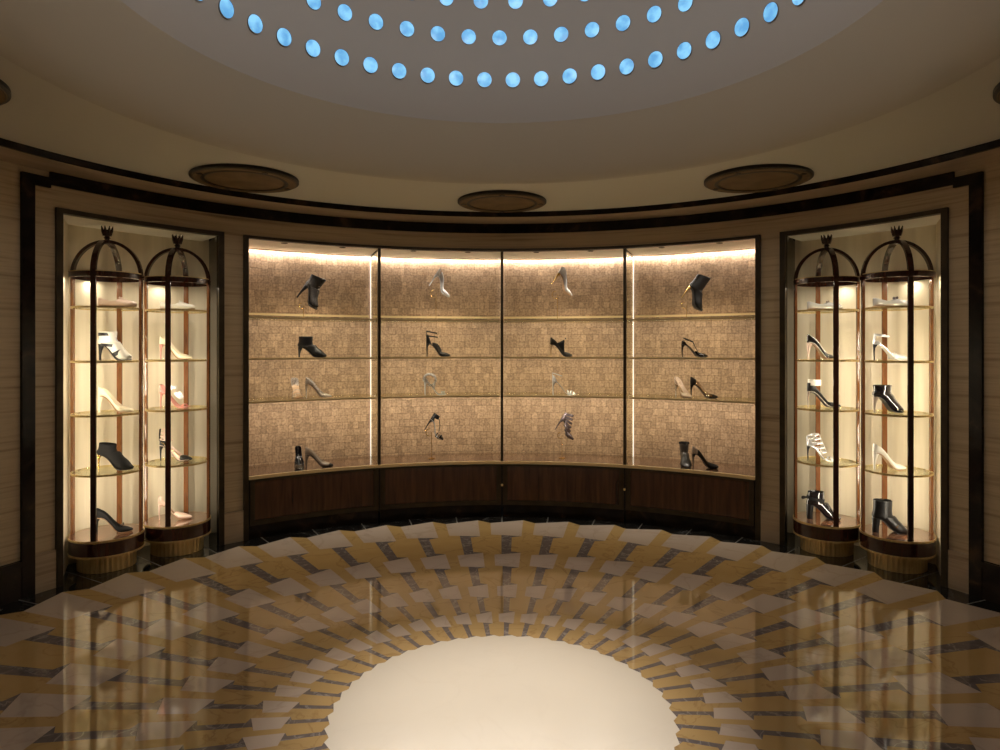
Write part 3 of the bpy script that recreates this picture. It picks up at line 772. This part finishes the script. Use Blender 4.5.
# ---- shoes on the showcase deck and shelves ---------------------------------
Z1, Z2, Z3 = SHZ; ZD = -.676; RS = 2.20
def lace(t, tab, W):
    b = MB()
    for k in range(7):
        f = k / 6; x = .100 + .030 * f * 1.4; z = .19 - .125 * f
        b.tube([(x - .004, -.022, z), (x + .003, 0, z + .004), (x - .004, .022, z - .004)], .002, 6)
        b.tube([(x - .004, .022, z), (x + .003, 0, z + .004), (x - .004, -.022, z - .004)], .002, 6)
    b.build('lacing', NUDG, t, True)
t = boot('black lace-up platform ankle boot tilted toe-down on a stand, top shelf far left bay', MSH, .115, .19, .10, SOLE_B, BLK, 'cone', WR, 'laced_ankle_boot', lace, .010, True, .012, dip=-.028, wt=.044)
put(t, 306.5, 2.22, Z1, 4, 35, 1.1, .185)
t = sandal('silver slingback heel tilted steeply toe-down, top shelf of the bay left of centre', SILV, .105, .20, SILV, SILV, 'stiletto', WT, SILV, .060, (), (), 'slingback_heel', toe=.62)
upper(t, sole_tab(.20, .105, .004), WT, [(.2, .050, 0, 0), (.4, .046, 0, .006), (.6, .040, .2, 0), (.64, .036, .8, 0)], SILV, SILV, 'side_panel', .2, .64, 8)
put(t, 438.5, 2.22, Z1, 6, 32, 1.1, .32)
t = pump('silver pump with gold heel hung toe-down, top shelf right of centre', SILV, .105, .205, SILV, SOLE_T, GOLD,
         tops=[(h[0], h[1] * (1.35 if .1 < h[0] < .6 else 1), h[2], h[3]) for h in PUMP])
put(t, 561, 2.22, Z1, 8, 32, 1.1, .335)
t = boot('tall black pointed ankle boot tilted toe-down on a gold stand, top shelf far right bay', BLK, .105, .20, .12, SOLE_B, GOLD, 'stiletto', WT, 'pointed_ankle_boot', None, .0, False, 0, -.030, .040)
put(t, 691, 2.22, Z1, 4, 35, 1.1, .185)
t = boot('plain black heeled ankle boot on the middle shelf of the far left bay', BLK, .075, .215, .085, SOLE_B, None, 'cone', WR)
put(t, 311, RS, Z2, 0, 0, 1.12)
def mesh_sides(t, tab, W): upper(t, tab, W, [(.3, .028, 0, 0), (.45, .05, .2, .012), (.6, .052, .6, .004), (.7, .040, 1, 0)], MSH, LIN, 'mesh_vamp', .3, .66, 8)
t = sandal('black strappy high heel with three ankle straps, middle shelf of the bay left of centre', BLK, .105, .20, SOLE_B, BLK, 'stiletto', WT, BLK, .075, (),
           ((.006, .105, .092, .088, .030, .011), (.006, .068, .096, .056, .030, .011)), 'strappy_heel', mesh_sides, toe=.62, back=.11)
put(t, 438, RS, Z2, -2)
def cross(t, tab, W):
    upper(t, tab, W, [(.34, .036, 0, 0), (.44, .075, 0, .018), (.54, .112, .35, .022), (.60, .085, .6, .008), (.66, .045, .9, 0)], BLK, LIN, 'crossed_vamp', .34, .66, 10)
    bow(t, (.128, 0, .150), .018, BLK, 'bow')
t = pump('black heel with crossed bow straps, middle shelf of the bay right of centre', MSH, .10, .185, SOLE_B, SOLE_B, SOLE_T, 'stiletto', None, WR, 'cross_strap_heel', cross)
put(t, 562, RS, Z2, 0)
def tstrap(t, tab, W):
    shank_ties(t, .1, [((.020, .020, .128), (.020, -.020, .128))], BLK, 'heel_bridge')
    band(t, (.018, .150), (.092, .118), .026, .006, BLK, name='ankle_strap')
    MB().tube([(.092, 0, .118), (.108, 0, .082), (.128, 0, .045)], .0032, 8).build('t_strap', BLK, t, True)
    buckle(t, (.055, -.027, .136))
t = sandal('black T-strap heel with a thin ankle strap, middle shelf of the far right bay', PAT, .095, .205, SOLE_B, PAT, 'stiletto', WR, BLK, .028, (), (), 't_strap_heel', tstrap, toe=.58)
put(t, 694, RS, Z2, 0)
t = sandal('pale metallic sandal seen from its toe, lowest shelf of the far left bay', GLIT, .095, .19, SOLE_T, GLIT, 'stiletto', WR, LIN, .060, ((.5, .040, .006, .01), (.66, .040, .016, .004), (.80, .030, .012, 0)), (), 'open_toe_sandal')
put(t, 297, 2.19, Z3, -60)
t = pump('silver glittered pointed pump in profile, lowest shelf of the far left bay', GLIT, .10, .205, LIN, SOLE_T)
put(t, 318, RS, Z3, 0)
def coil(t, tab, W):
    pts = [(.035 + .052 * math.cos(a) + .012, .012 * math.sin(a * .5), .125 + .046 * math.sin(a)) for a in [math.radians(200 - k * 22) for k in range(15)]]
    MB().tube(pts, [.006 + .004 * math.sin(i / 14 * math.pi) for i in range(15)], 10).build('coiled_strap', SNAKE, t, True)
t = sandal('silver snake-print sandal with coiled ankle strap, lowest shelf of the bay left of centre', SNAKE, .10, .185, SILV, SILV, 'stiletto', WT, SNAKE, .040, ((.85, .030, .030, 0), (.45, .045, .012, .01)), (), 'coiled_strap_sandal', coil)
put(t, 436, RS, Z3, 0)
t = sandal('silver high sandal with thin ankle strap, lowest shelf of the bay right of centre', SILV, .105, .20, SILV, SILV, 'stiletto', WT, SILV, .058, ((.72, .040, .010, -.012), (.76, .038, .010, .014), (.90, .024, .010, 0)),
           ((.010, .075, .085, .050, .027, .006),), 'ankle_strap_sandal', back=.078)
put(t, 564, RS, Z3, 0)
t = pump('nude pump standing toe towards the room, lowest shelf of the far right bay', NUDE, .10, .20, LIN, SOLE_T, GLIT)
put(t, 683, 2.19, Z3, -68)
t = pump('clear-sided pump with black toe cap in profile, lowest shelf of the far right bay', MSH, .105, .21, NUDE, SOLE_B, BLK, cap=BLK, mid=CLR, name='clear_sided_pump')
put(t, 703, RS, Z3, 0)
t = pump('black patent pump facing the room at the left end of the deck', PAT, .10, .20, SOLE_B, SOLE_B, hk='stiletto')
put(t, 299, 2.16, ZD, -68)
t = pump('grey-beige pump with black pointed toe cap, left end of the deck', NUDG, .09, .215, LIN, SOLE_B, None, 'cone', SOLE_B, name='two_tone_pump')
put(t, 318, 2.17, ZD, 4)
def cage(t, tab, W):
    shank_ties(t, .1, [((.03, .0, .165), (.075, 0, .135)), ((.075, 0, .135), (.105, 0, .095)), ((.105, 0, .095), (.125, 0, .045))], BLK, 'front_strap')
    band(t, (.004, .150), (.060, .150), .026, .030, BLK, name='ankle_cuff')
t = sandal('black caged sandal hanging toe-down on a gold stand, deck left of centre', BLK, .10, .19, SOLE_B, BLK, 'stiletto', WT, SILV, .055, ((.66, .036, .008, 0), (.76, .034, .008, 0)), (), 'caged_sandal', cage, toe=.8)
put(t, 433.5, 2.20, ZD, 0, 32, 1.05, .27)
def straps5(t, tab, W):
    for k in range(5): band(t, (.010 + .011 * k, .158 - .020 * k), (.082 + .012 * k, .182 - .032 * k), .031, .019, METM, name='ankle_strap')
t = sandal('pewter multi-strap heel hanging toe-down on a gold stand, deck right of centre', METM, .10, .19, SOLE_B, METM, 'stiletto', WT, METM, .07, ((.5, .052, .018, .012), (.62, .042, .016, .006)), (), 'multi_strap_heel', straps5, toe=.68, back=.055)
put(t, 564, 2.20, ZD, 0, 32, 1.05, .27)
t = boot('dark sheer ankle boot facing the room, right end of the deck', SHEER, .09, .20, .085, SOLE_B, BLK, 'cone', WR, 'sheer_ankle_boot', None, wt=.040)
band(t, (.010, .175), (.102, .175), .0375, .012, SUE, name='top_band')
put(t, 685, 2.17, ZD, -97)
t = pump('black suede pump with grey mesh heel, in profile at the right end of the deck', NUDG, .11, .20, SOLE_B, SOLE_B, BLK, mid=MSH, cap=SUE, name='mesh_backed_pump')
upper(t, sole_tab(.20, .11, .003), WR, [(.58, .036, .2, 0), (.66, .042, 1, 0), (.8, .036, 1, 0), (.95, .02, 1, 0), (1, .010, 1, 0)], SUE, SUE, 'suede_vamp', .58, 1, 10)
put(t, 705, 2.16, ZD, 0)

# stands for the hanging shoes
def stand(label, X, r, z, h, hoop=.028, dx=.0, tilt=45):
    a = ray(X, r); p = P(r, a, z)
    t = thing('shoe_stand', label, 'shoe stand', p, 0, 'wire stands for the tilted shoes')
    MB().lathe([(.030, .0015), (.030, .004), (.027, .006), (.004, .006)], n=32).build('base', GOLD, t, True)
    MB().tube([(0, 0, .004), (0, 0, h)], .0022, 8).build('rod', GOLD, t, True)
    MB().tube([(-.005 + hoop * math.cos(q) - hoop * .6, 0, h - .002 + hoop * 1.15 * math.sin(q)) for q in [math.radians(300 - 17 * k) for k in range(14)]], .003, 8).build('hook', GOLD, t, True)
    return t
stand('thin gold stand under the tilted black lace-up boot', 303.5, 2.23, Z1, .11, .022)
stand('thin gold stand holding the steeply tilted silver slingback', 436, 2.24, Z1, .25)
stand('thin gold stand holding the silver pump with gold heel', 557.5, 2.24, Z1, .24)
stand('gold stand behind the tall tilted black pointed boot', 686.5, 2.23, Z1, .12, .022)
stand('gold stand with flat base holding the black caged sandal', 431.5, 2.22, ZD, .24)
stand('gold stand holding the pewter multi-strap heel', 562, 2.22, ZD, .21, .022)

# ---- shoes in the four domed cases ------------------------------------------
def case_put(t, ci, z, rz=0, dx=0.0, dy=0.0, sc=1.08, pitch=0):
    dx = (.050, -.022, -.036, -.055)[ci]
    x, y = CC[ci]; R = Matrix.Rotation(rz * D2R, 3, 'Z')
    mid = R @ Vector((.10 * sc, 0, 0)); p = Vector((x * S + dx, y * S + dy, (z + 1) * S))
    t.rotation_euler = (0, pitch * D2R, rz * D2R); t.scale = (sc,) * 3
    t.location = (p.x - mid.x, p.y - mid.y, p.z + .0015); return t
def flat(label, m, trim, big=False):
    t = root('flat_shoe', label); tab = sole_tab(.235, 0, .002, True)
    tops = [(0, .052, 0, .004), (.1, .046, 0, 0), (.3, .034, 0, 0), (.48, .036, .0, 0), (.55, .048, .5, 0), (.6, .052, 1, 0), (.75, .042, 1, 0), (.9, .030, 1, 0), (1, .010, 1, 0)]
    upper(t, tab, WR, tops, m, LIN); sole_part(t, tab, WR, SOLE_T, .002)
    bow(t, (.140, 0, .060), .020 if not big else .026, trim, 'bow')
    return t
ZB = -.848
# case 0, far left
case_put(flat('pale flat shoe with small bow, top shelf of the far left case', BLUSH, BLUSH), 0, ZSH[0], 4, .02)
def caged(t, tab, W):
    band(t, (.005, .165), (.104, .165), .041, .020, BLK, name='ankle_strap'); band(t, (.018, .10), (.128, .092), .038, .018, BLK, -.8, .8, name='mid_strap')
    band(t, (.09, .02), (.165, .062), .041, .026, BLK, -.62, .62, name='toe_strap'); MB().tube([(.106, 0, .150), (.128, 0, .10), (.150, 0, .068)], .004, 8).build('front_strap', SILV, t, True)
    buckle(t, (.106, 0, .165), SILV, .016); buckle(t, (.132, 0, .10), SILV, .016)
case_put(boot('black and white caged high heel with buckled straps, second shelf of the far left case', WHT, .10, .21, .085, SOLE_B, BLK, 'cone', WR, 'caged_heel', caged, open_toe=True), 0, ZSH[1], 2, .01)
case_put(pump('cream satin pointed pump on the third shelf of the far left case', CRM, .105, .215, CRM, SOLE_T, CRM, 'cone'), 0, ZSH[2], 6, .02)
case_put(boot('black suede bootie with slim gold heel, lowest glass shelf of the far left case', SUE, .09, .21, .075, SOLE_B, GOLD, 'stiletto', WT, 'ankle_bootie', None, -.008, dip=.012, wt=.042), 0, ZSH[3], 4, .02, sc=1.14)
def bowx(t, tab, W): bow(t, (.150, 0, .046), .028, PAT, 'bow')
case_put(pump('black suede pump with toe bow, wooden base of the far left case', SUE, .10, .21, BLUSH, SOLE_T, None, extra=bowx), 0, ZB, 20, .015, -.01)
# case 1
case_put(flat('cream flat shoe, top shelf of the left pair\'s inner case', WHT, WHT), 1, ZSH[0], 4, -.0)
case_put(pump('cream pump with clear heel cup, second shelf of the left pair\'s inner case', CRM, .10, .215, SILV, SOLE_T, ROSE), 1, ZSH[1], 4, -.02)
def cuffs(t, tab, W): band(t, (.082, .150), (.150, .062), .028, .022, SILV, -.5, .5, 'metal_cuff'); band(t, (.055, .135), (.11, .14), .028, .02, SILV, name='ankle_cuff')
case_put(sandal('rose and silver cuffed sandal, third shelf of the left pair\'s inner case', ROSE, .10, .205, ROSE, ROSE, 'stiletto', WR, ROSE, .058, ((.82, .026, .016, 0),), (), 'cuffed_sandal', cuffs), 1, ZSH[2], 4, -.02)
def studs(t, tab, W):
    for k in range(4): band(t, (.006 + .004 * k, .150 + .022 * k), (.085 - .002 * k, .140 + .026 * k), .030, .007, BLUSH, name='ankle_strap')
    b = MB()
    for k in range(14):
        q = k / 13; b.lathe([(.004, -.003), (.001, .004)], (.03 + .11 * q, -.030, .13 - .085 * q), 8)
    b.build('studs', GOLD, t)
    upper(t, tab, W, [(.35, .030, 0, .0), (.5, .035, 0, 0), (.64, .040, .6, 0), (.72, .036, 1, 0)], BLUSH, LIN, 'side_panel', .35, .72, 8)
case_put(sandal('blush studded multi-strap heel with black toe, lowest glass shelf of the left pair\'s inner case', BLK, .10, .215, SOLE_B, BLK, 'stiletto', WT, BLUSH, .05, (), (), 'studded_heel', studs, toe=.70, back=.12), 1, ZSH[3], 6, -.01)
PU2 = [(0, .062, 0, .004), (.10, .052, 0, 0), (.2, .014, 0, 0), (.28, .004, 0, 0), (.5, .004, 0, 0), (.56, .028, .2, 0), (.62, .036, .9, 0), (.75, .034, 1, 0), (.9, .02, 1, 0), (1, .006, 1, 0)]
case_put(pump('blush cut-away pump on the wooden base of the left pair\'s inner case', BLUSH, .10, .215, CRM, SOLE_T, BLUSH, tops=PU2, name='cut_away_pump'), 1, ZB, 14, -.0, -.01)
# case 2
case_put(flat('silver flat shoe, top shelf of the right pair\'s inner case', SILV, NUDG), 2, ZSH[0], -4, -.02)
def pipe(t, tab, W):
    b = MB(); pts = []
    for k in range(16):
        s = .02 + .6 * k / 15; x, z = interp(tab, s); w_ = interp(W, s)[0]; h = interp(PUMP, s)[0]; pts.append((x + .002, -w_ - .0015, z + h))
    b.tube(pts, .0022, 6).build('white_piping', WHT, t, True)
    b = MB(); b.tube([(x, y, z + .004) for x, y, z in [(*[interp(tab, .05 + .55 * k / 11)[0]], -interp(W, .05 + .55 * k / 11)[0] - .001, interp(tab, .05 + .55 * k / 11)[1]) for k in range(12)]], .002, 6).build('white_piping', WHT, t, True)
case_put(pump('black pump with white piping, second shelf of the right pair\'s inner case', PAT, .11, .195, LIN, SOLE_T, BLUSH, 'cone', WHT, name='piped_pump', extra=pipe), 2, ZSH[1], -4, -.02)
def cuff(t, tab, W):
    o = band(t, (.012, .172), (.092, .172), .033, .040, WHT, name='ankle_cuff'); buckle(t, (.05, -.036, .172), SILV, .016)
    upper(t, tab, W, [(0, .062, 0, .004), (.12, .060, 0, .002), (.3, .040, 0, 0), (.55, .030, 0, 0), (.62, .03, .2, 0)], BLK, CRM, 'scalloped_side', 0, .6, 14)
case_put(sandal('black and cream ankle-cuff heel, third shelf of the right pair\'s inner case', BLK, .105, .225, SOLE_B, NUDG, 'stiletto', WT, CRM, 0, (), (), 'ankle_cuff_heel', cuff, toe=.66), 2, ZSH[2], -4, .0)
def cage2(t, tab, W):
    for k, (bx, bz, fx, fz) in enumerate(((.006, .165, .080, .185), (.010, .140, .092, .155), (.030, .115, .104, .125), (.055, .085, .118, .095), (.080, .055, .130, .065))):
        band(t, (bx, bz), (fx, fz), .032, .008, SILV, name='cage_strap')
    shank_ties(t, .1, [((.080, 0, .186), (.092, 0, .156)), ((.092, 0, .156), (.104, 0, .126)), ((.104, 0, .126), (.130, 0, .066))], SILV, 'front_strap')
case_put(sandal('silver caged sandal on the lowest glass shelf of the right pair\'s inner case', SILV, .10, .195, SILV, BLK, 'stiletto', WR, SILV, .05, ((.8, .03, .014, 0), (.9, .024, .012, 0)), (), 'caged_sandal', cage2, back=.068), 2, ZSH[3], -6, -.02)
def sidebow(t, tab, W):
    band(t, (.002, .150), (.112, .125), .041, .022, SUE, name='wrapped_scarf')
    b = bow(t, (.0, 0, 0), .034, SUE, 'bow'); b.location = (-.004, -.024, .150); b.rotation_euler = (0, .2, -1.2)
case_put(boot('black ankle boot tied with a scarf bow, base of the right pair\'s inner case', PAT, .095, .215, .095, SOLE_B, BLK, 'block', WT, 'bow_tied_boot', sidebow, wt=.042), 2, ZB, -14, .0, -.01)
# case 3
case_put(flat('silver flat shoe with ornament, top shelf of the far right case', SILV, METM, True), 3, ZSH[0], -4, -.01)
def twist(t, tab, W):
    band(t, (.010, .165), (.100, .150), .028, .010, SILV, name='ankle_strap'); buckle(t, (.06, -.029, .158), SILV, .012)
    MB().loft(band_arc([Vector((.010, 0, .10)), Vector((.012, 0, .14)), Vector((.016, 0, .17))], Vector((0, 1, 0)), .03, .002)).build('back_strap', SILV, t)
case_put(sandal('silver ankle-strap sandal, second shelf of the far right case', SILV, .10, .215, SILV, BLK, 'stiletto', WR, SILV, .024, ((.60, .040, .024, .0),), (), 'silver_sandal', twist, toe=.66), 3, ZSH[1], -4, -.02)
case_put(boot('black patent peep-toe bootie, third shelf of the far right case', PAT, .10, .19, .075, SOLE_B, NUDG, 'cone', WR, 'peep_toe_bootie', None, .004, True, dip=.0), 3, ZSH[2], -4, -.02)
case_put(pump('white pointed pump on the lowest glass shelf of the far right case', WHT, .105, .205, CRM, SOLE_T, WHT, 'cone'), 3, ZSH[3], -4, -.02)
def chain(t, tab, W):
    b = MB(); n = 12
    for k in range(n):
        q = (k / (n - 1) - .5) * math.pi * 1.1
        c = Vector((.128 + .014 * math.cos(q) - .004, .036 * math.sin(q), .058 - .012 * (1 - math.cos(q))))
        b.tube([c + Vector((.004 * math.cos(w_) * math.sin(q), .006 * math.cos(w_), .004 * math.sin(w_))) for w_ in [2 * math.pi * j / 8 for j in range(8)]], .0016, 5, True)
    b.build('gold_chain', GOLD, t, True)
case_put(boot('black block-heeled ankle boot with gold chain, on the wooden base of the far right case', BLK, .085, .205, .115, SOLE_B, BLK, 'block', WR, 'block_heeled_boot', chain, wt=.044), 3, ZB, -10, -.015, -.01, sc=1.12)
